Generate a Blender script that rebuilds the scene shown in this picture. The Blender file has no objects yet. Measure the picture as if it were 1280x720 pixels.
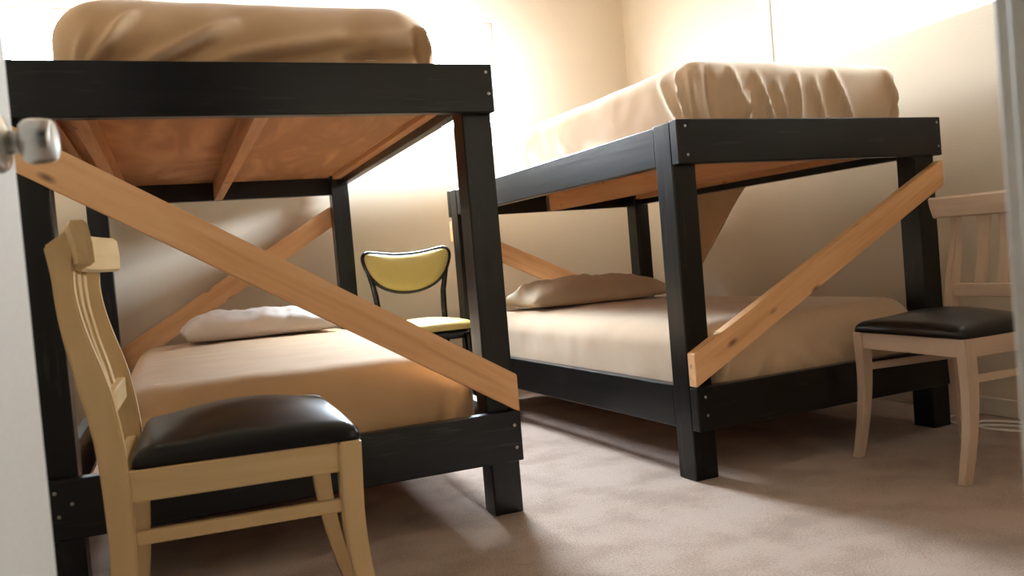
import bpy, bmesh, math, random
from mathutils import Vector, Matrix, noise
random.seed(7)
scn = bpy.context.scene
COL = scn.collection

# ------------------------------------------------------------------ materials
class NT:
    """small helper around a node tree"""
    def __init__(s, name):
        s.m = bpy.data.materials.new(name); s.m.use_nodes = True
        s.t = s.m.node_tree; s.b = s.t.nodes['Principled BSDF']
    def n(s, typ, **kw):
        nd = s.t.nodes.new(typ)
        for k, v in kw.items():
            if k in nd.inputs.keys(): nd.inputs[k].default_value = v
            else: setattr(nd, k, v)
        return nd
    def l(s, a, b): s.t.links.new(a, b)
    def coords(s, scale=(1, 1, 1), rand=True):
        tc = s.n('ShaderNodeTexCoord'); mp = s.n('ShaderNodeMapping')
        mp.inputs['Scale'].default_value = scale
        if rand:
            oi = s.n('ShaderNodeObjectInfo')
            mu = s.n('ShaderNodeMath', operation='MULTIPLY'); mu.inputs[1].default_value = 37.0
            s.l(oi.outputs['Random'], mu.inputs[0])
            ad = s.n('ShaderNodeVectorMath', operation='ADD')
            s.l(tc.outputs['Object'], ad.inputs[0]); s.l(mu.outputs[0], ad.inputs[1])
            s.l(ad.outputs[0], mp.inputs['Vector'])
        else:
            s.l(tc.outputs['Object'], mp.inputs['Vector'])
        return mp.outputs[0]
    def ramp(s, fac, stops):
        r = s.n('ShaderNodeValToRGB'); e = r.color_ramp.elements
        while len(e) < len(stops): e.new(.5)
        for el, (p, c) in zip(e, stops): el.position = p; el.color = (*c, 1)
        s.l(fac, r.inputs[0]); return r.outputs[0]
    def bump(s, h, strength=.3, dist=.002):
        b = s.n('ShaderNodeBump'); b.inputs['Strength'].default_value = strength; b.inputs['Distance'].default_value = dist
        s.l(h, b.inputs['Height']); s.l(b.outputs[0], s.b.inputs['Normal'])

def simple(name, col, rough=.5, metal=0, nscale=0, namt=.1, bump=0, spec=None):
    k = NT(name)
    k.b.inputs['Roughness'].default_value = rough; k.b.inputs['Metallic'].default_value = metal
    if spec is not None: k.b.inputs['Specular IOR Level'].default_value = spec
    if nscale:
        v = k.coords((nscale,) * 3); nz = k.n('ShaderNodeTexNoise', Detail=4.0); k.l(v, nz.inputs['Vector'])
        lo = tuple(c * (1 - namt) for c in col); hi = tuple(min(1, c * (1 + namt)) for c in col)
        k.l(k.ramp(nz.outputs[0], [(.3, lo), (.7, hi)]), k.b.inputs['Base Color'])
        if bump: k.bump(nz.outputs[0], bump)
    else:
        k.b.inputs['Base Color'].default_value = (*col, 1)
    return k.m

def wood(name, dark, mid, light, rough=.6, knots=True, grain=1.0):
    """lumber: grain along the piece's own local X"""
    k = NT(name); k.b.inputs['Roughness'].default_value = rough
    v = k.coords((1.2, 14 * grain, 14 * grain))
    nz = k.n('ShaderNodeTexNoise', Scale=1.6, Detail=5.0, Distortion=.8); k.l(v, nz.inputs['Vector'])
    v2 = k.coords((3, 90, 90)); n2 = k.n('ShaderNodeTexNoise', Scale=1.0, Detail=2.0); k.l(v2, n2.inputs['Vector'])
    mx = k.n('ShaderNodeMath', operation='MULTIPLY_ADD'); mx.inputs[1].default_value = .35
    k.l(n2.outputs[0], mx.inputs[0]); k.l(nz.outputs[0], mx.inputs[2])
    c = k.ramp(mx.outputs[0], [(.42, dark), (.62, mid), (.85, light)])
    if knots:
        v3 = k.coords((5.5, 13, 13)); vo = k.n('ShaderNodeTexVoronoi', Scale=1.0); k.l(v3, vo.inputs['Vector'])
        fr = k.ramp(vo.outputs['Distance'], [(.05, (0, 0, 0)), (.16, (1, 1, 1))])
        mm = k.n('ShaderNodeMix', data_type='RGBA'); kd = tuple(x * .35 for x in dark)
        mm.inputs['A'].default_value = (*kd, 1)
        k.l(fr, mm.inputs['Factor']); k.l(c, mm.inputs['B']); c = mm.outputs['Result']
    k.l(c, k.b.inputs['Base Color'])
    k.bump(mx.outputs[0], .25, .002)
    return k.m

def black_paint():
    k = NT('black_painted_lumber')
    v = k.coords((1.5, 22, 22)); nz = k.n('ShaderNodeTexNoise', Scale=1.4, Detail=6.0, Distortion=.6); k.l(v, nz.inputs['Vector'])
    v3 = k.coords((3.2, 9, 9)); vo = k.n('ShaderNodeTexVoronoi', Scale=1.0); k.l(v3, vo.inputs['Vector'])
    fr = k.ramp(vo.outputs['Distance'], [(.04, (0, 0, 0)), (.2, (1, 1, 1))])
    c = k.ramp(nz.outputs[0], [(.35, (.0025, .0025, .0025)), (.7, (.006, .006, .006))])
    # worn rub marks
    v4 = k.coords((6, 60, 60)); n4 = k.n('ShaderNodeTexNoise', Scale=1.0, Detail=3.0); k.l(v4, n4.inputs['Vector'])
    wr = k.ramp(n4.outputs[0], [(.62, (0, 0, 0)), (.74, (1, 1, 1))])
    mm = k.n('ShaderNodeMix', data_type='RGBA'); mm.inputs['B'].default_value = (.022, .021, .020, 1)
    k.l(wr, mm.inputs['Factor']); k.l(c, mm.inputs['A'])
    k.l(mm.outputs['Result'], k.b.inputs['Base Color'])
    rr = k.n('ShaderNodeMapRange'); rr.inputs[3].default_value = .42; rr.inputs[4].default_value = .30
    k.l(fr, rr.inputs[0]); k.l(rr.outputs[0], k.b.inputs['Roughness'])
    k.b.inputs['Specular IOR Level'].default_value = .36
    ad = k.n('ShaderNodeMath', operation='ADD'); k.l(nz.outputs[0], ad.inputs[0]); k.l(fr, ad.inputs[1])
    k.bump(ad.outputs[0], .35, .002)
    return k.m

def plywood():
    k = NT('fir_plywood'); k.b.inputs['Roughness'].default_value = .65
    v = k.coords((4.5, 1.1, 3)); nz = k.n('ShaderNodeTexNoise', Scale=1.0, Detail=3.0, Distortion=1.5); k.l(v, nz.inputs['Vector'])
    wv = k.n('ShaderNodeMath', operation='MULTIPLY'); wv.inputs[1].default_value = 11.0; k.l(nz.outputs[0], wv.inputs[0])
    sn = k.n('ShaderNodeMath', operation='SINE'); k.l(wv.outputs[0], sn.inputs[0])
    ha = k.n('ShaderNodeMath', operation='MULTIPLY_ADD'); ha.inputs[1].default_value = .5; ha.inputs[2].default_value = .5
    k.l(sn.outputs[0], ha.inputs[0])
    k.l(k.ramp(ha.outputs[0], [(.0, (.36, .15, .052)), (.45, (.47, .215, .085)), (1, (.54, .27, .12))]), k.b.inputs['Base Color'])
    return k.m

def fabric(name, lo, hi, rough=.95, fine=420, sheen=.25):
    k = NT(name); k.b.inputs['Roughness'].default_value = rough
    k.b.inputs['Sheen Weight'].default_value = sheen; k.b.inputs['Specular IOR Level'].default_value = .15
    v = k.coords((6, 6, 6)); nz = k.n('ShaderNodeTexNoise', Scale=1.0, Detail=5.0); k.l(v, nz.inputs['Vector'])
    k.l(k.ramp(nz.outputs[0], [(.3, lo), (.7, hi)]), k.b.inputs['Base Color'])
    v2 = k.coords((fine,) * 3); n2 = k.n('ShaderNodeTexNoise', Scale=1.0, Detail=1.0); k.l(v2, n2.inputs['Vector'])
    k.bump(n2.outputs[0], .3, .001)
    return k.m

def carpet_mat():
    k = NT('beige_carpet'); k.b.inputs['Roughness'].default_value = 1; k.b.inputs['Specular IOR Level'].default_value = .05
    k.b.inputs['Sheen Weight'].default_value = .3
    v = k.coords((1, 1, 1), False)
    big = k.n('ShaderNodeTexNoise', Scale=5.0, Detail=4.0); k.l(v, big.inputs['Vector'])
    fin = k.n('ShaderNodeTexNoise', Scale=170.0, Detail=3.0, Roughness=.7); k.l(v, fin.inputs['Vector'])
    mx = k.n('ShaderNodeMath', operation='MULTIPLY_ADD'); mx.inputs[1].default_value = .9
    k.l(fin.outputs[0], mx.inputs[0]); k.l(big.outputs[0], mx.inputs[2])
    k.l(k.ramp(mx.outputs[0], [(.55, (.26, .175, .12)), (.9, (.39, .275, .21)), (1.1, (.48, .36, .29))]), k.b.inputs['Base Color'])
    k.bump(fin.outputs[0], .9, .012)
    return k.m

def wall_mat(name, col, scale=110, s=.25):
    k = NT(name); k.b.inputs['Roughness'].default_value = .8; k.b.inputs['Specular IOR Level'].default_value = .25
    v = k.coords((1, 1, 1), False)
    nz = k.n('ShaderNodeTexNoise', Scale=float(scale), Detail=3.0); k.l(v, nz.inputs['Vector'])
    b2 = k.n('ShaderNodeTexNoise', Scale=2.0, Detail=3.0); k.l(v, b2.inputs['Vector'])
    k.l(k.ramp(b2.outputs[0], [(.3, tuple(c * .96 for c in col)), (.7, col)]), k.b.inputs['Base Color'])
    k.bump(nz.outputs[0], s, .003)
    return k.m

def glass_mat():
    k = NT('window_glass'); t = k.t
    tr = k.n('ShaderNodeBsdfTransparent'); gl = k.n('ShaderNodeBsdfGlossy', Roughness=.02)
    tr.inputs[0].default_value = (.96, .98, .98, 1)
    mx = k.n('ShaderNodeMixShader'); mx.inputs[0].default_value = .05
    k.l(tr.outputs[0], mx.inputs[1]); k.l(gl.outputs[0], mx.inputs[2])
    k.l(mx.outputs[0], t.nodes['Material Output'].inputs['Surface'])
    return k.m

M = dict(
    black=black_paint(), ply=plywood(),
    brace=wood('raw_fir_lumber', (.60, .31, .135), (.72, .405, .19), (.78, .48, .25)),
    joist=wood('raw_red_lumber', (.40, .17, .065), (.50, .235, .095), (.56, .29, .13)),
    cream=wood('cream_chair_wood_yellow_lit', (.54, .37, .175), (.60, .42, .205), (.64, .46, .235), .5, False, .6),  # cream wood with the light's yellowish tint put into the colour
    pale=wood('cream_chair_wood_pink_lit', (.46, .34, .25), (.52, .39, .295), (.56, .43, .33), .5, False, .6),  # same cream wood, pinkish cast of the light put into the colour
    vinyl=simple('black_vinyl', (.006, .005, .0045), .30, 0, 60, .15, .06, .32),
    yvinyl=simple('yellow_vinyl', (.50, .395, .135), .33, 0, 40, .07, .05),
    enamel=simple('black_enamel', (.008, .008, .009), .22, 0, 30, .1),
    tan=fabric('tan_blanket', (.44, .28, .15), (.50, .325, .18)),
    sheet=fabric('beige_blanket', (.54, .395, .265), (.60, .445, .305)),
    casewhite=fabric('white_pillowcase', (.68, .62, .57), (.76, .70, .65), sheen=.1),
    casetan=fabric('beige_pillowcase', (.56, .45, .33), (.64, .52, .39), sheen=.1),
    ticking=fabric('mattress_ticking', (.7, .68, .64), (.76, .74, .7), sheen=.1),
    steel=simple('brushed_nickel', (.62, .60, .56), .28, 1, 80, .05),
    screw=simple('zinc_screw', (.34, .32, .28), .5, 1, 80, .1),
    alu=simple('aluminium_frame', (.72, .73, .74), .4, .6, 50, .04),
    white=simple('white_door_paint', (.59, .555, .50), .45, 0, 25, .03, .04),
    trim=simple('off_white_trim_paint', (.62, .58, .51), .5, 0, 25, .03, .04),
    wall=wall_mat('cream_wall_paint', (.66, .575, .465)),
    panel=wood('darkened_front_wall', (.30, .20, .12), (.37, .26, .165), (.43, .31, .20), .5, False),  # invented dark finish on the unseen front wall, to cut fill light
    hall=wall_mat('hall_wall_paint', (.22, .18, .14)),
    ceil=wall_mat('white_ceiling_paint', (.62, .57, .49), 70, .4),
    carpet=carpet_mat(), glass=glass_mat(),
    cord=simple('white_cord', (.75, .73, .70), .5, 0, 40, .05),
    plug=simple('black_plastic', (.015, .015, .016), .45, 0, 40, .1),
)

# ------------------------------------------------------------------ mesh helpers
def link(name, bm, mat, parent=None, smooth=False, loc=(0, 0, 0), rot=None):
    me = bpy.data.meshes.new(name); bm.normal_update(); bm.to_mesh(me); bm.free()
    me.materials.append(mat)
    if smooth:
        for p in me.polygons: p.use_smooth = True
    o = bpy.data.objects.new(name, me); COL.objects.link(o)
    o.location = loc
    if rot is not None: o.rotation_euler = rot
    if parent is not None: o.parent = parent
    return o

def empty(name, loc, rz, label, cat, group=None):
    o = bpy.data.objects.new(name, None); COL.objects.link(o)
    o.empty_display_size = .1
    o.location = loc; o.rotation_euler = (0, 0, rz)
    tag(o, label, cat, group); return o

def tag(o, label, cat, group=None):
    o['label'] = label; o['category'] = cat
    if group: o['group'] = group

def box_bm(a, b, bev=0.0, seg=2):
    bm = bmesh.new(); bmesh.ops.create_cube(bm, size=1)
    for v in bm.verts:
        v.co = Vector([(a[i] + b[i]) / 2 + v.co[i] * (b[i] - a[i]) for i in range(3)])
    if bev: bmesh.ops.bevel(bm, geom=bm.edges[:], offset=bev, segments=seg, profile=.5, affect='EDGES')
    return bm

def board(name, parent, a, b, mat, axis, bev=.003):
    """a stick of lumber between corners a and b (parent space); its local X runs along the grain axis"""
    c = Vector([(a[i] + b[i]) / 2 for i in range(3)]); d = [abs(b[i] - a[i]) for i in range(3)]
    if axis == 0: s = (d[0], d[1], d[2]); r = (0, 0, 0)
    elif axis == 1: s = (d[1], d[0], d[2]); r = (0, 0, math.pi / 2)
    else: s = (d[2], d[1], d[0]); r = (0, math.pi / 2, 0)
    bm = box_bm([-x / 2 for x in s], [x / 2 for x in s], bev)
    return link(name, bm, mat, parent, loc=c, rot=r)

def prism_xz(name, parent, poly, y0, y1, mat, ang=None, bev=.002, smooth=False):
    """polygon in parent's x-z plane, thick from y0 to y1; local X along direction ang (radians, in x-z)"""
    c = Vector((sum(p[0] for p in poly) / len(poly), 0, sum(p[1] for p in poly) / len(poly)))
    ang = ang or 0.0
    R = Matrix.Rotation(-ang, 4, 'Y'); Ri = R.inverted()
    bm = bmesh.new()
    f = [bm.verts.new(Ri @ (Vector((x, y0, z)) - c)) for x, z in poly]
    k = [bm.verts.new(Ri @ (Vector((x, y1, z)) - c)) for x, z in poly]
    bm.faces.new(f); bm.faces.new(k[::-1]); n = len(poly)
    for i in range(n): bm.faces.new((f[i], k[i], k[(i + 1) % n], f[(i + 1) % n]))
    bmesh.ops.recalc_face_normals(bm, faces=bm.faces[:])
    if bev: bmesh.ops.bevel(bm, geom=[e for e in bm.edges if e.calc_face_angle(0) > .5], offset=bev, segments=2, affect='EDGES')
    return link(name, bm, mat, parent, smooth, loc=c, rot=(0, -ang, 0))

def tube_bm(pts, rad, seg=10, closed=False, bm=None):
    bm = bm or bmesh.new(); pts = [Vector(p) for p in pts]; n = len(pts)
    rads = rad if isinstance(rad, (list, tuple)) else [rad] * n
    rings = []; up = None
    for i, p in enumerate(pts):
        t = (pts[(i + 1) % n] - pts[i - 1]) if closed else (pts[min(i + 1, n - 1)] - pts[max(i - 1, 0)])
        t.normalize()
        if up is None: up = Vector((0, 0, 1)) if abs(t.z) < .9 else Vector((1, 0, 0))
        s = t.cross(up).normalized(); up = s.cross(t).normalized()
        rings.append([bm.verts.new(p + (s * math.cos(a) + up * math.sin(a)) * rads[i]) for a in [2 * math.pi * j / seg for j in range(seg)]])
    for i in range(n if closed else n - 1):
        a, b = rings[i], rings[(i + 1) % n]
        for j in range(seg): bm.faces.new((a[j], a[(j + 1) % seg], b[(j + 1) % seg], b[j]))
    if not closed: bm.faces.new(rings[0][::-1]); bm.faces.new(rings[-1])
    bmesh.ops.recalc_face_normals(bm, faces=bm.faces[:])
    return bm

def lathe_bm(prof, seg=28):
    """profile of (radius, height) turned about local Z"""
    bm = bmesh.new(); rings = []
    for r, h in prof:
        rings.append([bm.verts.new((r * math.cos(2 * math.pi * j / seg), r * math.sin(2 * math.pi * j / seg), h)) for j in range(seg)])
    for a, b in zip(rings, rings[1:]):
        for j in range(seg): bm.faces.new((a[j], a[(j + 1) % seg], b[(j + 1) % seg], b[j]))
    bm.faces.new(rings[0][::-1]); bm.faces.new(rings[-1])
    bmesh.ops.recalc_face_normals(bm, faces=bm.faces[:])
    return bm

def subdiv_box(size, step):
    """surface grid of a box centred on x,y with its base at z = 0"""
    bm = bmesh.new(); vs = {}
    n = [max(2, int(round(s / step))) for s in size]
    def V(i, j, k):
        if (i, j, k) not in vs:
            vs[(i, j, k)] = bm.verts.new((size[0] * (i / n[0] - .5), size[1] * (j / n[1] - .5), size[2] * k / n[2]))
        return vs[(i, j, k)]
    for i in range(n[0]):
        for j in range(n[1]):
            for k, fl in ((0, 1), (n[2], 0)):
                q = [V(i, j, k), V(i + 1, j, k), V(i + 1, j + 1, k), V(i, j + 1, k)]; bm.faces.new(q[::-1] if fl else q)
    for i in range(n[0]):
        for k in range(n[2]):
            for j, fl in ((0, 0), (n[1], 1)):
                q = [V(i, j, k), V(i + 1, j, k), V(i + 1, j, k + 1), V(i, j, k + 1)]; bm.faces.new(q[::-1] if fl else q)
    for j in range(n[1]):
        for k in range(n[2]):
            for i, fl in ((0, 1), (n[0], 0)):
                q = [V(i, j, k), V(i, j + 1, k), V(i, j + 1, k + 1), V(i, j, k + 1)]; bm.faces.new(q[::-1] if fl else q)
    return bm

FOLD = 1.6
def seg_dist(p, a, b):
    ab = b - a; t = max(0, min(1, (p - a).dot(ab) / ab.length_squared)); return (p - (a + ab * t)).length, t

def soft_slab(size, r, step, folds=(), crown=0.0, lump=.004, rt=None, seed=0, corner=None, flare=0.0):
    """mattress-like slab: rounded edges, drape folds (segments a-b, width, height), gentle lumps"""
    bm = subdiv_box(size, step); rt = rt or r; rc = corner or r
    hx, hy, hz = size[0] / 2, size[1] / 2, size[2]
    F = [(Vector(a), Vector(b), w, h) for a, b, w, h in folds]
    off = Vector((seed * 3.1, seed * 1.7, seed * .9))
    for v in bm.verts:
        p = v.co
        e = max(0, min(hx - abs(p.x), hy - abs(p.y))); d = max(0, hz - p.z)
        # square shoulder -> quarter circle
        if d < 1e-6 and e < rt: th = math.pi / 4 * (1 + e / rt); ei, di = rt * (1 - math.cos(th)), rt * (1 - math.sin(th))
        elif e < 1e-6 and d < rt: th = math.pi / 4 * (1 - d / rt); ei, di = rt * (1 - math.cos(th)), rt * (1 - math.sin(th))
        else: ei, di = e, d
        # square plan ring -> rounded ring
        ax, ay = hx - e, hy - e; bx, by = hx - ei, hy - ei
        q = Vector((p.x * bx / ax if ax > 1e-6 else 0, p.y * by / ay if ay > 1e-6 else 0, 0))
        rr = min(max(rc - ei * .5, .004), bx, by)
        ix, iy = max(-bx + rr, min(bx - rr, q.x)), max(-by + rr, min(by - rr, q.y))
        w = Vector((q.x - ix, q.y - iy, 0))
        if abs(w.x) > 1e-7 and abs(w.y) > 1e-7 and e < rc:
            w = w.normalized() * max(abs(w.x), abs(w.y)); q.x, q.y = ix + w.x, iy + w.y
        cz = max(0, (1 - (q.x / hx) ** 2) * (1 - (q.y / hy) ** 2))
        v.co = Vector((q.x, q.y, hz - di + crown * cz * (p.z / hz)))
    bmesh.ops.recalc_face_normals(bm, faces=bm.faces[:]); bm.normal_update()
    disp = []
    for v in bm.verts:
        p, n = v.co, v.normal
        if p.z < 1e-5: disp.append(Vector((0, 0, 0))); continue
        h = lump * noise.noise((p + off) * 5.0) + lump * .5 * noise.noise((p + off) * 13.0)
        for a, b, w, amp in F:
            full, t = seg_dist(p, a, b)
            if full > 3 * w + .06: continue
            dv = p - a.lerp(b, t); dist = (dv - n * dv.dot(n)).length
            if dist < 3 * w: h += FOLD * amp * math.exp(-(dist / w) ** 2) * (.15 + .85 * math.sin(math.pi * min(1, max(0, .12 + .84 * t))))
        if flare: h += flare * (1 - abs(n.z)) * math.sin(math.pi * min(1, max(0, p.z / hz)))
        disp.append(n * h)
    for v, dv in zip(bm.verts, disp): v.co += dv
    bmesh.ops.recalc_face_normals(bm, faces=bm.faces[:])
    return bm

def structure(o, label=None):
    o['kind'] = 'structure'
    if label: o['label'] = label
    return o

# ------------------------------------------------------------------ the room
RX, BY, LX, CZ = 2.90, 4.65, -.56, 2.44       # right wall, back wall, left wall, ceiling
FY0, FY1 = .25, .37                             # front wall with the doorway
DX0, DX1, DZ = -.285, .5125, 2.04
Z0, Z1, Z3 = 1.525, 2.165, 1.82                           # high windows
T = .14
def wall_with_holes(name, u0, u1, holes, place, zt=CZ, mat='wall'):
    """wall of vertical strips around rectangular openings; place(u, v, z) -> xyz with v in 0..1 through the thickness"""
    bm = bmesh.new()
    def blk(a, b, z0, z1):
        if b - a < 1e-4 or z1 - z0 < 1e-4: return
        vs = [bm.verts.new(place(u, v, z)) for u in (a, b) for v in (0, 1) for z in (z0, z1)]
        for q in ((0, 1, 3, 2), (4, 6, 7, 5), (0, 4, 5, 1), (2, 3, 7, 6), (0, 2, 6, 4), (1, 5, 7, 3)):
            bm.faces.new([vs[i] for i in q])
    cur = u0
    for a, b, z0, z1 in sorted(holes):
        blk(cur, a, 0, zt); blk(a, b, 0, z0); blk(a, b, z1, zt); cur = b
    blk(cur, u1, 0, zt)
    bmesh.ops.recalc_face_normals(bm, faces=bm.faces[:])
    return structure(link(name, bm, M[mat]))

W1 = (.70, 2.03); W2 = (2.00, 3.39); W3 = (-.53, -.195)
structure(link('floor', box_bm((LX - T, -1.6, -.05), (RX + T, BY + T, 0)), M['carpet']))
structure(link('ceiling', box_bm((LX - T, -1.6, CZ), (RX + T, BY + T, CZ + .1)), M['ceil']))
wall_with_holes('wall_back', LX - T, RX + T, [(*W1, Z0, Z1), (*W3, Z3, Z1)], lambda u, v, z: (u, BY + v * T, z))
wall_with_holes('wall_right', FY1, BY, [(*W2, Z0, Z1)], lambda u, v, z: (RX + v * T, u, z))
wall_with_holes('wall_left', FY1, BY, [], lambda u, v, z: (LX - v * T, u, z))
wall_with_holes('wall_front', LX - T, RX + T, [(DX0 - .02, DX1 + .02, 0, DZ + .02)], lambda u, v, z: (u, FY0 + v * (FY1 - FY0), z), mat='panel')
# hallway the camera stands in
structure(link('wall_hall_back', box_bm((LX - T, -1.6, 0), (RX + T, -1.5, CZ)), M['hall']))
structure(link('wall_hall_left', box_bm((LX - T, -1.5, 0), (LX, FY0, CZ)), M['hall']))
structure(link('wall_hall_right', box_bm((RX, -1.5, 0), (RX + T, FY0, CZ)), M['hall']))

def baseboard(name, a, b):
    return structure(link(name, box_bm(a, b, .004), M['trim']))
baseboard('baseboard_right', (RX - .012, FY1, 0), (RX, BY, .07))
baseboard('baseboard_back', (LX, BY - .012, 0), (RX - .012, BY, .07))
baseboard('baseboard_left', (LX, FY1, 0), (LX + .012, BY - .012, .07))

# unseen overhang added to block steep sky light at the right window
structure(link('added_overhang', box_bm((RX + T, -1.6, 2.30), (RX + T + 1.0, BY + T, 2.40), .01), M['trim']))

# door lining and casing of the doorway
def lining():
    bm = bmesh.new()
    def add(a, b):
        m2 = box_bm(a, b, .003); me = bpy.data.meshes.new('t'); m2.to_mesh(me); m2.free(); bm.from_mesh(me); bpy.data.meshes.remove(me)
    add((DX1, FY0, 0), (DX1 + .02, FY1, DZ)); add((DX0 - .02, FY0, 0), (DX0, FY1, DZ)); add((DX0 - .02, FY0, DZ), (DX1 + .02, FY1, DZ + .02))
    add((DX1 - .012, FY0 + .03, 0), (DX1, FY0 + .065, DZ)); add((DX0, FY0 + .03, 0), (DX0 + .012, FY0 + .065, DZ))      # stops
    for y0, y1 in ((FY0 - .014, FY0), (FY1, FY1 + .014)):
        add((DX1 + .006, y0, 0), (DX1 + .066, y1, DZ + .066)); add((DX0 - .066, y0, 0), (DX0 - .006, y1, DZ + .066))
        add((DX0 - .006, y0, DZ + .006), (DX1 + .006, y1, DZ + .066))
    return bm
structure(link('trim_1', lining(), M['trim']))

# open door: hinged at the left jamb, swung into the room
hx, hy, lx, ly = -.247, .40, -.123, 1.10
dang = math.atan2(ly - hy, lx - hx); dlen = math.hypot(lx - hx, ly - hy)
door = structure(link('door_1', box_bm((0, 0, .012), (dlen, .035, 2.02), .002), M['white'], loc=(hx, hy, 0), rot=(0, 0, dang)))
kz = .735 + .170
def knob_side(s):
    y = 0 if s < 0 else .035
    rot = (math.pi / 2, 0, 0) if s < 0 else (-math.pi / 2, 0, 0)
    rose = link('knob_rose', lathe_bm([(.0, 0), (.031, 0), (.032, .004), (.029, .009), (.017, .013), (.014, .015)]), M['steel'], door, True, (dlen - .062, y, kz), rot)
    link('door_knob', lathe_bm([(.0125, .010), (.0115, .023), (.013, .026), (.020, .0275), (.0232, .031), (.0243, .037), (.0240, .047), (.0226, .055), (.0205, .0585), (.018, .058), (.0, .056)]), M['steel'], door, True, (dlen - .062, y, kz), rot)
knob_side(-1); knob_side(1)
for z in (.25, 1.0, 1.78):
    link('hinge', tube_bm([(-.006, -.004, z - .045), (-.006, -.004, z + .045)], .006, 10), M['steel'], door, True)

# windows: aluminium sliders set in the openings
def window(name, a, b, place, rotf, z0=Z0):
    """a..b along the wall; built at the origin of the wall line"""
    w = b - a; h = Z1 - z0
    bm = bmesh.new()
    def add(bm, p, q, bev=.003):
        m2 = box_bm(p, q, bev); me = bpy.data.meshes.new('t'); m2.to_mesh(me); m2.free(); bm.from_mesh(me); bpy.data.meshes.remove(me)
    f = .028
    add(bm, (0, 0, 0), (w, .05, f)); add(bm, (0, 0, h - f), (w, .05, h)); add(bm, (0, 0, f), (f, .05, h - f)); add(bm, (w - f, 0, f), (w, .05, h - f))
    o = structure(link(name, bm, M['alu'], loc=place, rot=rotf))
    if w > .8:
        s1 = bmesh.new()
        add(s1, (w / 2 - .018, .008, f), (w / 2 + .018, .030, h - f)); link('window_stile', s1, M['alu'], o)
        link('pane', box_bm((f, .015, f), (w / 2 - .018, .019, h - f)), M['glass'], o)
        link('pane', box_bm((w / 2 + .018, .027, f), (w - f, .031, h - f)), M['glass'], o)
    else:
        link('pane', box_bm((f, .02, f), (w - f, .024, h - f)), M['glass'], o)
    return o
window('window_1', W1[0], W1[1], (W1[0], BY + .075, Z0), (0, 0, 0))
window('window_2', W2[0], W2[1], (RX + .075, W2[1], Z0), (0, 0, -math.pi / 2))
window('window_3', W3[0], W3[1], (W3[0], BY + .075, Z3), (0, 0, 0), Z3)

# ------------------------------------------------------------------ bunk beds
LT = .038; PW = .088
def screw(parent_rail, bed, x, y, z):
    bm = lathe_bm([(.0, 0), (.0046, 0), (.0050, .0010), (.0036, .0022), (.0014, .0018), (.0, .0018)], 12)
    o = link('screw', bm, M['screw'], None, True)
    o.parent = parent_rail
    mw = Matrix.Translation((x, y, z)) @ Matrix.Rotation(math.pi / 2, 4, 'X')
    pl = Matrix.Translation(parent_rail.location) @ parent_rail.rotation_euler.to_matrix().to_4x4()
    o.matrix_local = pl.inverted() @ mw

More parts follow.
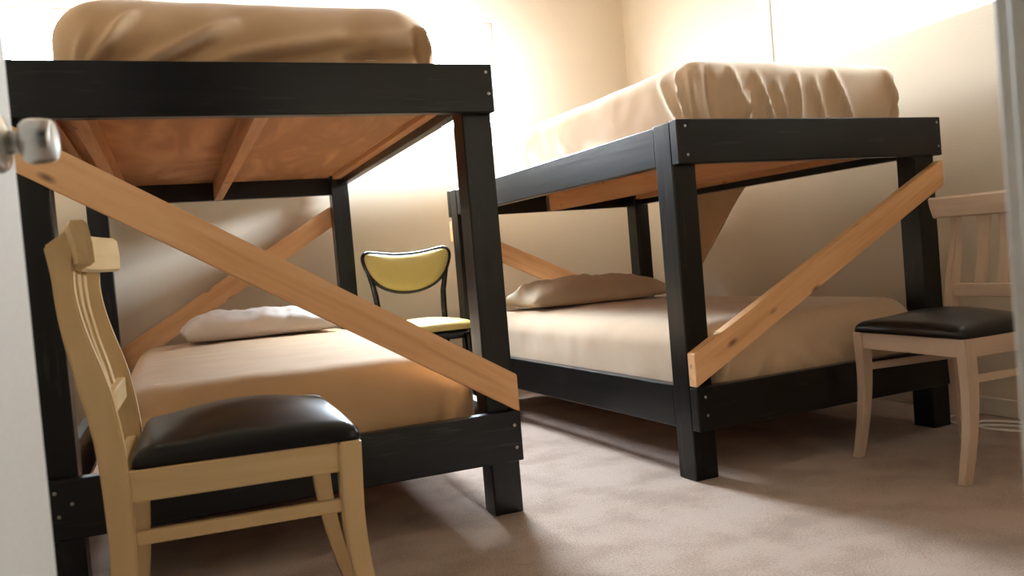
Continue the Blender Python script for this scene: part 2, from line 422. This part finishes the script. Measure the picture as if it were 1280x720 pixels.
def bunk(org, psi, x0, x1, L, zt, zl, ra, rl, side_z, joist_xs, label, brace_f, brace_b, screws):
    b = empty('bunk_bed', (*org, 0), psi, label, 'bunk bed')
    bk = M['black']
    # posts
    for xs in ((x0, x0 + PW), (x1 - PW, x1)):
        for ys in ((LT, LT + PW), (L - LT - PW, L - LT)):
            board('post', b, (xs[0], ys[0], 0), (xs[1], ys[1], zt - .002), bk, 2, .004)
    # end rails, fixed across the faces of the posts
    rails = {}
    for key, y0, y1 in (('f', 0, LT), ('b', L - LT, L)):
        rails[key + 'u'] = board('end_rail', b, (x0, y0, zt - ra), (x1, y1, zt), bk, 0, .004)
        rails[key + 'l'] = board('end_rail', b, (x0, y0, zl - rl), (x1, y1, zl), bk, 0, .004)
    # side rails between the posts
    ya, yb = LT + PW, L - LT - PW
    for xs in ((x0 + .002, x0 + .002 + LT), (x1 - .002 - LT, x1 - .002)):
        board('side_rail', b, (xs[0], ya, side_z), (xs[1], yb, zt - .006), bk, 1, .004)
        board('side_rail', b, (xs[0], ya, zl - rl), (xs[1], yb, zl), bk, 1, .004)
    # decks: ledgers, joists and plywood
    pz = zt - ra + .089
    board('ledger', b, (x0 + .04, LT, side_z + .03), (x0 + .078, L - LT, pz), M['joist'], 1, .002) if False else None
    for xs in ((x0 + .0405, x0 + .0785), (x1 - .0785, x1 - .0405)):
        board('ledger', b, (xs[0], ya, side_z + .028), (xs[1], yb, pz), M['joist'], 1, .002)
    for jx in joist_xs:
        board('joist', b, (jx - .019, LT + .002, zt - ra), (jx + .019, L - LT - .002, pz), M['joist'], 1, .002)
        for y0, y1 in ((LT + .0005, LT + .036), (L - LT - .036, L - LT - .0005)):
            for x_a, x_b in ((jx - .0206, jx - .0191), (jx + .0191, jx + .0206)):
                link('joist_bracket', box_bm((x_a, y0, zt - ra + .004), (x_b, y1, zt - ra + .075)), M['screw'], b)
    link('plywood_deck', box_bm((x0 + .042, LT + .002, pz), (x1 - .042, L - LT - .002, pz + .013)), M['ply'], b) if False else None
    dk = link('plywood_deck', box_bm((x0 + PW + .002, LT + .002, pz), (x1 - PW - .002, L - LT - .002, pz + .013), .001), M['ply'], b)
    link('deck_strip', box_bm((x0 + .0405, ya + .002, pz), (x0 + PW + .002, yb - .002, pz + .013)), M['ply'], b)
    link('deck_strip', box_bm((x1 - PW - .002, ya + .002, pz), (x1 - .0405, yb - .002, pz + .013)), M['ply'], b)
    lz = zl - .07
    link('plywood_deck', box_bm((x0 + PW + .002, LT + .002, lz), (x1 - PW - .002, L - LT - .002, lz + .013), .001), M['ply'], b)
    for jx in joist_xs:
        board('joist', b, (jx - .019, LT + .002, lz - .066), (jx + .019, L - LT - .002, lz), M['joist'], 1, .002)
    # diagonal braces
    for key, pol, y0, y1 in (('f', brace_f, .0, LT), ('b', brace_b, L - LT, L)):
        ang = math.atan2(pol[1][1] - pol[0][1], pol[1][0] - pol[0][0])
        prism_xz('brace', b, pol, y0, y1, M['brace'], ang)
    for key, x, z in screws: screw(rails[key], b, x, -.0005, z)
    return b, pz + .013, lz + .013

# left bunk: local x from -W to 0
A0, PA = (.9556, 2.2491), -.0244
WA, LA, ZTA, ZLA, RAA, RLA = 1.238, 2.29, 1.302, .305, .1375, .145
bA, deckA, lowA = bunk(A0, PA, -WA, 0, LA, ZTA, ZLA, RAA, RLA, 1.207, (-1.075, -.642),
    'tall black-painted lumber bunk bed behind the cream chair, its brace descending to the right', 
    [(-WA, 1.055), (-.001, .301), (-.001, .409), (-WA + .02, 1.152), (-WA, 1.152)],
    [(-WA, .30), (-.001, 1.048), (-.001, 1.155), (-WA, .418)],
    [('fu', -1.222, ZTA - .018), ('fu', -1.222, ZTA - .088), ('fu', -.02, ZTA - .024), ('fu', -.016, ZTA - .085),
     ('fl', -1.20, ZLA - .028), ('fl', -1.165, ZLA - .058), ('fl', -1.195, ZLA - .085), ('fl', -.022, ZLA - .04), ('fl', -.02, ZLA - .105)])
# right bunk: local x from 0 to W
B0, PB = (1.5181, 2.1771), .0244
WB, LB, ZTB, ZLB, RBB = 1.153, 2.016, 1.126, .298, .137
bB, deckB, lowB = bunk(B0, PB, 0, WB, LB, ZTB, ZLB, RBB, RBB, ZTB - .132, (.577,),
    'lower black-painted lumber bunk bed in the right corner, its brace rising to the right', 
    [(.001, .300), (WB, .882), (WB, .972), (.001, .405)],
    [(.001, .865), (WB, .315), (WB, .43), (.001, .968)],
    [('fu', .03, ZTB - .022), ('fu', .034, ZTB - .110), ('fu', WB - .02, ZTB - .02), ('fu', WB - .018, ZTB - .105),
     ('fl', .03, ZLB - .03), ('fl', .034, ZLB - .088)])

# ------------------------------------------------------------------ bedding
def bed_world(org, psi, x, y, z):
    c, s = math.cos(psi), math.sin(psi)
    return (org[0] + c * x - s * y, org[1] + s * x + c * y, z)

def mattress(org, psi, xc, y0, size, z, label, mat, r, folds, crown, rt=None, seed=0, step=.016, corner=None, flare=0, lump=.004):
    """mattress with the blanket tucked round it; local origin at the middle of its base"""
    e = link('mattress', soft_slab((size[0] - .05, size[1] - .05, size[2] - .03), .05, .05), M['ticking'], None, True,
             bed_world(org, psi, xc, y0 + size[1] / 2, z), (0, 0, psi))
    tag(e, label, 'mattress')
    bl = link('blanket', soft_slab(size, r, step, folds, crown, seed=seed, rt=rt, corner=corner, flare=flare, lump=lump), mat, e, True)
    return e

hyA = -.95
fA = []
for x0_, y0_, x1_, y1_, w_, h_ in [(100, 72, 152, 22, .014, .020), (112, 74, 125, 58, .010, -.016), (84, 72, 100, 40, .012, .012), (130, 70, 176, 48, .012, -.018), (142, 64, 182, 46, .009, .010),
        (158, 72, 268, 30, .016, .022), (176, 73, 240, 50, .013, -.020), (236, 70, 400, 43, .020, .020), (262, 72, 360, 60, .014, -.022), (350, 62, 430, 50, .014, -.012),
        (410, 66, 510, 58, .013, -.020), (400, 52, 500, 40, .022, .012), (519, 22, 531, 72, .008, .020), (512, 40, 516, 72, .010, -.014), (537, 40, 541, 72, .007, .012)]:
    P = lambda px, py: ((px - 300) / 486, -.96, .035 + (75 - py) / 70 * .19)
    fA.append((P(x0_, y0_), P(x1_, y1_), w_, h_))
mattress(A0, PA, -.625, .075, (1.0, 1.92, .232), deckA, 'mattress under a tan tucked blanket on the top deck of the left bunk', M['tan'], .075, fA, .022, seed=1, rt=.115, corner=.10, flare=.004, step=.011)
fAl = [((.36, -.95, .02), (.40, -.95, .14), .012, -.012), ((.43, -.93, .01), (.36, -.95, .10), .014, .010), ((-.2, -.95, .03), (.2, -.95, .05), .04, .006)]
mattress(A0, PA, -.585, .07, (1.0, 1.93, .235), lowA, 'mattress under a tan blanket on the bottom deck of the left bunk', M['tan'], .10, fAl, .016, seed=2, rt=.11, corner=.12)
hyB = -.88
fB = []
for i, (xa, xb, za, zb, w, h) in enumerate([(-.455, -.44, .20, .03, .012, .016), (-.40, -.385, .20, .02, .013, -.012), (-.30, -.24, .20, .02, .012, .014), (-.24, -.27, .14, .02, .010, .012),
        (-.20, -.13, .19, .02, .010, .013), (-.12, -.07, .17, .02, .010, .010), (-.03, -.02, .19, .02, .011, .012), (.05, .09, .18, .02, .010, .010), (.14, .22, .20, .02, .011, .013),
        (.40, .45, .20, .02, .012, .014), (.43, .40, .10, .02, .010, -.010)]):
    fB.append(((xa, hyB, za), (xb, hyB, zb), w, h))
fB += [((-.46, hyB + .05, .21), (-.46, hyB + .01, .03), .010, .014), ((-.46, hyB + .14, .19), (-.46, hyB + .03, .02), .014, .012),
       ((-.46, -.15, .02), (-.46, -.0, .09), .016, .012), ((-.46, .1, .02), (-.46, .28, .10), .016, .012), ((-.46, .35, .02), (-.46, .5, .08), .015, .010), ((-.46, -.45, .02), (-.46, -.2, .06), .018, .008)]
mB = mattress(B0, PB, .592, .078, (.93, 1.80, .245), deckB, 'mattress under a tan wrinkled blanket on the top deck of the right bunk', M['sheet'], .07, fB, .014, seed=3, rt=.055, corner=.055, step=.013)
fBl = [((-.43, -.90, .02), (-.40, -.90, .15), .012, .014), ((-.34, -.90, .02), (-.25, -.90, .12), .014, .012), ((-.2, -.90, .01), (-.17, -.90, .10), .010, .012), ((-.02, -.90, .02), (-.10, -.90, .11), .012, .012),
       ((.10, -.90, .02), (.04, -.90, .10), .012, .010), ((.22, -.90, .01), (.2, -.90, .1), .010, .010), ((-.47, -.84, .02), (-.47, -.80, .09), .010, .010), ((-.47, .83, .02), (-.47, .86, .16), .012, -.012)]
mattress(B0, PB, .575, .07, (1.0, 1.86, .245), lowB, 'mattress under a beige blanket on the bottom deck of the right bunk', M['sheet'], .09, [(a, b, w * 1.2, h * 1.6) for a, b, w, h in fBl], .012, seed=4, rt=.085, corner=.09)

# loose corner of the upper right blanket hanging down the far side
def flap():
    bm = bmesh.new(); N, K = 26, 22; g = []
    for i in range(N + 1):
        u = i / N; y = 1.00 + u * .76
        bot = 1.04 - .42 * min(1, (u / .66)) ** 1.35 if u < .66 else .62 + (u - .66) * .5
        row = []
        for k in range(K + 1):
            t = k / K
            if t < .25:
                s = t / .25; x = 1.03 + s * .145; z = deckB + .10 + (ZTB + .012 - deckB - .10) * min(1, s * 1.3)
            else:
                s = (t - .25) / .75; z = ZTB + .012 + (bot - ZTB - .012) * s; x = 1.175 + .012 * math.sin(9 * y + 2 * s) * s + .01 * s
            row.append(bm.verts.new((x, y, z)))
        g.append(row)
    for i in range(N):
        for k in range(K): bm.faces.new((g[i][k], g[i + 1][k], g[i + 1][k + 1], g[i][k + 1]))
    bmesh.ops.recalc_face_normals(bm, faces=bm.faces[:])
    bmesh.ops.solidify(bm, geom=bm.faces[:], thickness=.004)
    inv = Vector((.592, .078 + .90, deckB))
    for v in bm.verts: v.co -= inv
    return bm
link('blanket_flap', flap(), M['tan'], mB, True)

def pillow_bm(w, d, h, seed, wr, sag=0):
    bm = bmesh.new(); N, K = 56, 36; off = Vector((seed * 5.3, 0, 0)); up, dn = [], []
    for i in range(N + 1):
        a, b = [], []
        for k in range(K + 1):
            u, v = 2 * i / N - 1, 2 * k / K - 1
            e = max(0, (1 - abs(u) ** 3.2)) ** .5 * max(0, (1 - abs(v) ** 3.0)) ** .5
            px = u * w / 2 * (1 - .05 * (1 - abs(v)) ** 1.0 * abs(u) ** 4 * 0 - .045 * v * v * 0); py = v * d / 2
            px *= 1 - .06 * (1 - v * v) * abs(u) ** 6; py *= 1 - .06 * (1 - u * u) * abs(v) ** 6
            q = Vector((px, py, 0)) + off
            n = noise.noise(q * 7) + .6 * noise.noise(Vector((q.x * 26, q.y * 9, 3))) + .4 * noise.noise(Vector((q.x * 9 + q.y * 20, q.y * 14 - q.x * 9, 9)))
            z = h * .74 * e + wr * n * min(1, e * 1.6)
            z += sag * u * h
            a.append(bm.verts.new((px, py, h * .26 + max(z, -.1 * h))))
            edge = i in (0, N) or k in (0, K)
            b.append(a[-1] if edge else bm.verts.new((px, py, h * .26 * (1 - e ** .5) + .001)))
        up.append(a); dn.append(b)
    for i in range(N):
        for k in range(K):
            bm.faces.new((up[i][k], up[i + 1][k], up[i + 1][k + 1], up[i][k + 1]))
            q = (dn[i][k + 1], dn[i + 1][k + 1], dn[i + 1][k], dn[i][k])
            bm.faces.new(q)
    bmesh.ops.recalc_face_normals(bm, faces=bm.faces[:])
    return bm
pA = link('pillow', pillow_bm(.66, .40, .125, 1, .014, -.12), M['casewhite'], None, True, bed_world(A0, PA, -.55, 1.72, lowA + .248), (0, 0, PA + .03))
tag(pA, 'flat white pillow at the head of the lower left bunk mattress', 'pillow')
pB = link('pillow', pillow_bm(.80, .42, .135, 2, .019, .0), M['casetan'], None, True, bed_world(B0, PB, .56, 1.62, lowB + .254), (0, 0, PB - .02))
tag(pB, 'wrinkled beige pillow at the head of the lower right bunk mattress', 'pillow')

# ------------------------------------------------------------------ wooden dining chairs (face local +x)
POST = [(0, -.258, -.222), (.14, -.240, -.199), (.28, -.231, -.189), (.395, -.233, -.190), (.455, -.236, -.192), (.515, -.243, -.198), (.587, -.256, -.209),
        (.655, -.268, -.229), (.72, -.2755, -.243), (.765, -.2765, -.2465), (.80, -.277, -.243), (.818, -.286, -.236)]
def interp(z, col):
    for a, b in zip(POST, POST[1:]):
        if a[0] <= z <= b[0]:
            t = (z - a[0]) / (b[0] - a[0]); return a[col] + (b[col] - a[col]) * t
    return POST[-1][col]
def smooth_profile(n=44):
    # resample the post's outline with a light smoothing so the curve reads as bent wood
    zs = [.818 * i / n for i in range(n + 1)]; out = []
    for z in zs:
        f = [0, 0]
        for c in (1, 2):
            f[c - 1] = sum(interp(min(.818, max(0, z + d)), c) for d in (-.03, -.015, 0, .015, .03)) / 5
        out.append((z, *f))
    return out
def dining_chair(loc, rz, sc, wood_m, label, group):
    c = empty('dining_chair', (*loc, 0), rz, label, 'chair', group); c.scale = sc
    hr, hf = .215, .236
    prof = smooth_profile()
    for s in (-1, 1):
        pol = [(b, z) for z, b, f in prof]
        pol += [(-.283, .826), (-.240, .858), (-.232, .852)]
        pol += [(f, z) for z, b, f in reversed(prof)]
        y0, y1 = (-hr, -hr + .026) if s < 0 else (hr - .026, hr)
        prism_xz('back_post', c, pol, y0, y1, wood_m, math.pi / 2, .003)
        # front leg: square top, tapering into a light sabre curve
        bm = bmesh.new(); rings = []
        for i in range(15):
            t = i / 14; z = .425 * (1 - t)
            w = .040 - .011 * max(0, t - .18) / .82; sw = .042 * max(0, t - .22) ** 1.9 / .624
            xc = .175 + sw - .006 * math.sin(math.pi * t); yc = s * (hf - w / 2)
            rings.append([bm.verts.new((xc + a * w / 2, yc + b * w / 2, z)) for a, b in ((-1, -1), (1, -1), (1, 1), (-1, 1))])
        for a, b in zip(rings, rings[1:]):
            for j in range(4): bm.faces.new((a[j], a[(j + 1) % 4], b[(j + 1) % 4], b[j]))
        bm.faces.new(rings[0]); bm.faces.new(rings[-1][::-1])
        bmesh.ops.recalc_face_normals(bm, faces=bm.faces[:])
        bmesh.ops.bevel(bm, geom=[e for e in bm.edges if e.calc_face_angle(0) > .8], offset=.0025, segments=2, affect='EDGES')
        R = Matrix.Rotation(math.pi / 2, 4, 'Y'); ctr = Vector((.175, s * hf, .22))
        for v in bm.verts: v.co = R.inverted() @ (v.co - ctr)
        link('leg', bm, wood_m, c, False, ctr, (0, math.pi / 2, 0))
        # side apron and side stretcher run from post to leg, splaying a little
        def bar(name, xa, ya, xb, yb, z0, z1, th):
            d = Vector((xb - xa, yb - ya, 0)); L = d.length; a = math.atan2(d.y, d.x)
            link(name, box_bm((-L / 2, -th / 2, -(z1 - z0) / 2), (L / 2, th / 2, (z1 - z0) / 2), .003), wood_m, c, False, ((xa + xb) / 2, (ya + yb) / 2, (z0 + z1) / 2), (0, 0, a))
        bar('apron', -.192, s * (hr - .015), .156, s * (hf - .018), .369, .425, .020)
        bar('stretcher', -.190, s * (hr - .016), .163, s * (hf - .022), .292, .316, .018)
    def cross(name, x, hw, z0, z1, th):
        link(name, box_bm((-hw, -th / 2, -(z1 - z0) / 2), (hw, th / 2, (z1 - z0) / 2), .003), wood_m, c, False, (x, 0, (z0 + z1) / 2), (0, 0, math.pi / 2))
    cross('apron', .178, hf - .040, .369, .425, .020)
    cross('apron', -.212, hr - .026, .369, .425, .020)
    cross('cross_rail', -.222, hr - .026, .510, .555, .018)
    # crest rail: bowed board with flared ends
    bm = bmesh.new(); N = 30; g = []
    for i in range(N + 1):
        u = 2 * i / N - 1
        row = []
        for (dx, z, fl) in ((-.016, .790, -1), (.0, .784, -1), (.007, .790, -1), (.010, .82, 0), (.010, .852, 1), (.004, .860, 1), (-.012, .860, 1), (-.016, .852, 1), (-.014, .82, 0)):
            y = u * (.262 + .010 * fl)
            xb = -.262 + .036 * u * u
            lean = -(z - .79) * .10
            row.append(bm.verts.new((xb + dx * 1.05 + lean + .012, y, z + .003 * u * u)))
        g.append(row)
    K = len(g[0])
    for i in range(N):
        for k in range(K): bm.faces.new((g[i][k], g[i][(k + 1) % K], g[i + 1][(k + 1) % K], g[i + 1][k]))
    bm.faces.new(g[0]); bm.faces.new(g[-1][::-1])
    bmesh.ops.recalc_face_normals(bm, faces=bm.faces[:])
    for v in bm.verts: v.co = Vector((v.co.y, -(v.co.x + .25), v.co.z - .82))
    link('crest_rail', bm, wood_m, c, False, (-.25, 0, .82), (0, 0, math.pi / 2))
    # three back slats following the curve of the posts
    for sy in (-1, 0, 1):
        bm = bmesh.new(); rings = []
        for i in range(17):
            t = i / 16; z = .550 + t * .240
            xm = (interp(z, 1) + interp(z, 2)) / 2 - .004 + (.01 if sy == 0 else .007) * 0
            w = .036 + .014 * abs(2 * t - .75) ** 2.2 * .9
            y = sy * .088
            rings.append([bm.verts.new((xm + a * .006, y + b * w / 2, z)) for a, b in ((-1, -1), (1, -1), (1, 1), (-1, 1))])
        for a, b in zip(rings, rings[1:]):
            for j in range(4): bm.faces.new((a[j], a[(j + 1) % 4], b[(j + 1) % 4], b[j]))
        bm.faces.new(rings[0]); bm.faces.new(rings[-1][::-1])
        bmesh.ops.recalc_face_normals(bm, faces=bm.faces[:])
        R = Matrix.Rotation(math.pi / 2, 4, 'Y'); ctr = Vector((-.25, sy * .088, .68))
        for v in bm.verts: v.co = R.inverted() @ (v.co - ctr)
        link('slat', bm, wood_m, c, False, ctr, (0, math.pi / 2, 0))
    # padded seat, wider at the front
    bm = soft_slab((.385, .465, .033), .03, .011, [], .040, .0015, rt=.029, seed=5, corner=.016)
    for v in bm.verts:
        t = (v.co.x + .1925) / .385
        v.co.y *= .88 + .12 * t
    st = link('seat', bm, M['vinyl'], c, True, (.004, 0, .4255))
    st['label'] = 'black vinyl padded seat'
    return c
dining_chair((.152, 1.835), -.048, (1.045, 1.035, 1.0), M['cream'], 'cream wooden dining chair with black seat, in front of the left bunk', 'wooden dining chairs with black seats')
dining_chair((2.284, 1.895), 3.063, (.957, .957, .966), M['pale'], 'pinkish-lit cream wooden dining chair with black seat, at the foot of the right bunk', 'wooden dining chairs with black seats')

# ------------------------------------------------------------------ yellow vinyl chair by the back wall (faces local -y)
def yellow_chair(loc, rz):
    c = empty('vinyl_chair', (*loc, 0), rz, 'vintage yellow vinyl chair with black frame, between the two bunks by the back wall', 'chair')
    def outline(n=64, grow=0.0):
        # kidney: dipped top edge, rounded horns, deep rounded bottom
        ctrl = [(-.205, .835), (-.16, .832), (-.08, .820), (0, .816), (.08, .820), (.16, .832), (.205, .836), (.226, .815), (.222, .775), (.195, .715), (.145, .664), (.075, .634), (0, .625),
                (-.075, .634), (-.145, .664), (-.195, .715), (-.222, .775), (-.226, .815)]
        pts = []; m = len(ctrl)
        for i in range(m):
            p0, p1, p2, p3 = [Vector((*ctrl[(i + d) % m], 0)) for d in (-1, 0, 1, 2)]
            for j in range(4):
                t = j / 4
                q = .5 * ((2 * p1) + (p2 - p0) * t + (2 * p0 - 5 * p1 + 4 * p2 - p3) * t * t + (-p0 + 3 * p1 - 3 * p2 + p3) * t ** 3)
                pts.append((q.x, q.y))
        return pts
    ol = outline()
    yb = lambda x, z: .205 + (z - .62) * .14 - .9 * x * x * .8         # back leans and wraps round the sitter
    bm = bmesh.new(); rings = []
    cx, cz = 0, .735
    for sc, dy in ((1, .010), (.985, -.006), (.93, -.016), (.8, -.023), (.55, -.029), (.28, -.031)):
        rings.append([bm.verts.new((x * sc, yb(x * sc, cz + (z - cz) * sc) + dy, cz + (z - cz) * sc)) for x, z in ol])
    for a, b in zip(rings, rings[1:]):
        for j in range(len(ol)): bm.faces.new((a[j], a[(j + 1) % len(ol)], b[(j + 1) % len(ol)], b[j]))
    ct = bm.verts.new((0, yb(0, cz) - .031, cz))
    for j in range(len(ol)): bm.faces.new((rings[-1][j], rings[-1][(j + 1) % len(ol)], ct))
    bm.faces.new(rings[0][::-1])
    bmesh.ops.recalc_face_normals(bm, faces=bm.faces[:])
    link('back_pad', bm, M['yvinyl'], c, True)
    link('back_frame', tube_bm([(x, yb(x, z), z) for x, z in ol], .0105, 10, True), M['enamel'], c, True)
    for s in (-1, 1):
        pts = [(s * .205, yb(.205, .72) + .004, .735), (s * .190, yb(.19, .66) + .002, .68), (s * .178, .190, .62), (s * .172, .182, .54), (s * .172, .18, .44), (s * .176, .19, .30), (s * .185, .22, .0)]
        P = []
        for a, b in zip(pts, pts[1:]):
            for j in range(4): P.append(Vector(a).lerp(Vector(b), j / 4))
        P.append(Vector(pts[-1]))
        n = len(P)
        link('back_leg', tube_bm(P, [.012 + .003 * math.sin(math.pi * i / n) for i in range(n)], 10), M['enamel'], c, True)
        link('front_leg', tube_bm([(s * .165, -.175, .415), (s * .172, -.185, .2), (s * .18, -.195, .0)], [.018, .015, .011], 10), M['enamel'], c, True)
    bm = soft_slab((.43, .40, .034), .06, .011, [], .026, .001, rt=.030, seed=6, corner=.085)
    for v in bm.verts: v.co.x *= 1 - .10 * (v.co.y / .2 + 1) / 2
    st = link('seat', bm, M['yvinyl'], c, True, (0, -.015, .437)); st['label'] = 'yellow vinyl padded seat'
    bm = soft_slab((.39, .35, .045), .02, .02, [], 0, 0, rt=.004, corner=.07)
    for v in bm.verts: v.co.x *= 1 - .10 * (v.co.y / .2 + 1) / 2
    link('seat_frame', bm, M['enamel'], c, True, (0, -.010, .392))
    return c
yellow_chair((1.222, 4.0), math.radians(-1))

# ------------------------------------------------------------------ small things
def catmull(pts, n=8):
    out = []; P = [Vector(p) for p in pts]
    for i in range(len(P) - 1):
        p0, p1, p2, p3 = P[max(0, i - 1)], P[i], P[i + 1], P[min(len(P) - 1, i + 2)]
        for j in range(n):
            t = j / n
            out.append(.5 * ((2 * p1) + (p2 - p0) * t + (2 * p0 - 5 * p1 + 4 * p2 - p3) * t * t + (-p0 + 3 * p1 - 3 * p2 + p3) * t ** 3))
    out.append(P[-1]); return out
st = empty('string', (.865, 2.335, ZLA), 0, 'thin white string hanging beside the lower left mattress, under the brace', 'string')
link('strand', tube_bm(catmull([(.0, 0, .145), (.008, .0, .09), (.016, -.004, .03), (.028, -.010, .003)]), .0016, 6), M['cord'], st, True)
link('strand', tube_bm(catmull([(.014, .002, .15), (.018, .0, .09), (.022, -.003, .03), (.040, -.008, .003)]), .0016, 6), M['cord'], st, True)
cd = empty('power_cord', (2.74, 2.17, 0), 0, 'white power cord with a black plug lying on the carpet behind the right chair', 'cord')
link('cable', tube_bm(catmull([(-.02, -.18, .005), (-.06, -.05, .005), (.02, .02, .006), (.09, -.08, .006), (.06, -.20, .012), (-.02, -.12, .017), (-.06, .06, .005), (.04, .16, .005), (.10, .10, .006)]), .0045, 8), M['cord'], cd, True)
bm = lathe_bm([(.0, 0), (.006, 0), (.012, .008), (.015, .014), (.015, .034), (.0, .036)], 16)
pl = link('plug', bm, M['plug'], cd, True, (-.015, -.185, .015), (math.pi / 2, 0, .2)); pl['label'] = 'black plug'

# ------------------------------------------------------------------ daylight
SKY_BASE, SKY_GLOW, SKY_SIDE = 68.0, 370.0, 170.0
w = bpy.data.worlds.new('sky'); scn.world = w; w.use_nodes = True
nt = w.node_tree; bg = nt.nodes['Background']; bg.inputs['Strength'].default_value = 1.0
tc = nt.nodes.new('ShaderNodeTexCoord'); dt = nt.nodes.new('ShaderNodeVectorMath'); dt.operation = 'DOT_PRODUCT'
SUNDIR = Vector((.27, .66, .70)).normalized()            # hazy sun stands beyond the back wall
dt.inputs[1].default_value = SUNDIR
nt.links.new(tc.outputs['Generated'], dt.inputs[0])
mr = nt.nodes.new('ShaderNodeMapRange'); mr.inputs[1].default_value = .66; mr.inputs[2].default_value = 1.0; mr.interpolation_type = 'SMOOTHSTEP'
nt.links.new(dt.outputs['Value'], mr.inputs[0])
hz = nt.nodes.new('ShaderNodeMapRange'); hz.interpolation_type = 'SMOOTHSTEP'   # hazy, brighter horizon
hz.inputs[1].default_value = .10; hz.inputs[2].default_value = .60; hz.inputs[3].default_value = SKY_BASE * 1.15; hz.inputs[4].default_value = SKY_BASE * .85
ma = nt.nodes.new('ShaderNodeMath'); ma.operation = 'MULTIPLY_ADD'; ma.inputs[1].default_value = SKY_GLOW; 
nt.links.new(mr.outputs[0], ma.inputs[0])
sx = nt.nodes.new('ShaderNodeSeparateXYZ'); nt.links.new(tc.outputs['Generated'], sx.inputs[0])
gr = nt.nodes.new('ShaderNodeMapRange'); gr.inputs[1].default_value = -.06; gr.inputs[2].default_value = .04; gr.inputs[3].default_value = .18; gr.inputs[4].default_value = 1.0
nt.links.new(sx.outputs['Z'], gr.inputs[0]); nt.links.new(sx.outputs['Z'], hz.inputs[0]); nt.links.new(hz.outputs[0], ma.inputs[2])          # ground below the horizon is darker than the sky
mg = nt.nodes.new('ShaderNodeMath'); mg.operation = 'MULTIPLY'; nt.links.new(ma.outputs[0], mg.inputs[0]); nt.links.new(gr.outputs[0], mg.inputs[1]); ma = mg
d2 = nt.nodes.new('ShaderNodeVectorMath'); d2.operation = 'DOT_PRODUCT'; d2.inputs[1].default_value = Vector((.80, -.55, .24)).normalized()
nt.links.new(tc.outputs['Generated'], d2.inputs[0])              # added sky lobe, brightens the back wall through the right window
m2 = nt.nodes.new('ShaderNodeMapRange'); m2.interpolation_type = 'SMOOTHSTEP'; m2.inputs[1].default_value = .70; m2.inputs[2].default_value = 1.0; m2.inputs[4].default_value = SKY_SIDE
nt.links.new(d2.outputs['Value'], m2.inputs[0])
sm = nt.nodes.new('ShaderNodeMath'); sm.operation = 'ADD'; nt.links.new(mg.outputs[0], sm.inputs[0]); nt.links.new(m2.outputs[0], sm.inputs[1]); ma = sm
cm = nt.nodes.new('ShaderNodeVectorMath'); cm.operation = 'SCALE'; cm.inputs[0].default_value = (.79, .89, 1.0)
nt.links.new(ma.outputs[0], cm.inputs['Scale']); nt.links.new(cm.outputs[0], bg.inputs['Color'])
def portal(name, loc, rot, sx, sy):
    l = bpy.data.lights.new(name, 'AREA'); l.shape = 'RECTANGLE'; l.size = sx; l.size_y = sy
    l.cycles.is_portal = True
    o = bpy.data.objects.new(name, l); COL.objects.link(o); o.location = loc; o.rotation_euler = rot
zc, hh = (Z0 + Z1) / 2, Z1 - Z0
portal('window_daylight', ((W1[0] + W1[1]) / 2, BY + T + .01, zc), (-math.pi / 2, 0, 0), W1[1] - W1[0], hh)
portal('window_daylight', (RX + T + .01, (W2[0] + W2[1]) / 2, zc), (-math.pi / 2, 0, -math.pi / 2), W2[1] - W2[0], hh)
portal('window_daylight', ((W3[0] + W3[1]) / 2, BY + T + .01, (Z3 + Z1) / 2), (-math.pi / 2, 0, 0), W3[1] - W3[0], Z1 - Z3)

# ------------------------------------------------------------------ camera
F = 1062.29; yaw, pitch, roll = .4041, -.0312, -.0836
f = Vector((math.sin(yaw) * math.cos(pitch), math.cos(yaw) * math.cos(pitch), math.sin(pitch)))
r = Vector((math.cos(yaw), -math.sin(yaw), 0)); u = r.cross(f)
r2 = r * math.cos(roll) + u * math.sin(roll); u2 = -r * math.sin(roll) + u * math.cos(roll)
cam = bpy.data.cameras.new('camera'); co = bpy.data.objects.new('camera', cam); COL.objects.link(co)
mw = Matrix((r2, u2, -f)).transposed().to_4x4(); mw.translation = (0, 0, .7353); co.matrix_world = mw
cam.sensor_width = 36; cam.lens = 36 * F / 1280; cam.clip_start = .02
cam.dof.use_dof = True; cam.dof.focus_distance = 2.7; cam.dof.aperture_fstop = 5.3
scn.camera = co

scn.view_settings.view_transform = 'Standard'; scn.view_settings.look = 'None'
scn.view_settings.gamma = 1; scn.view_settings.use_curve_mapping = False
scn.view_settings.exposure = 0.0
scn.cycles.use_denoising = True
scn.cycles.max_bounces = 12; scn.cycles.diffuse_bounces = 10; scn.cycles.transparent_max_bounces = 8
scn.cycles.sample_clamp_indirect = 10
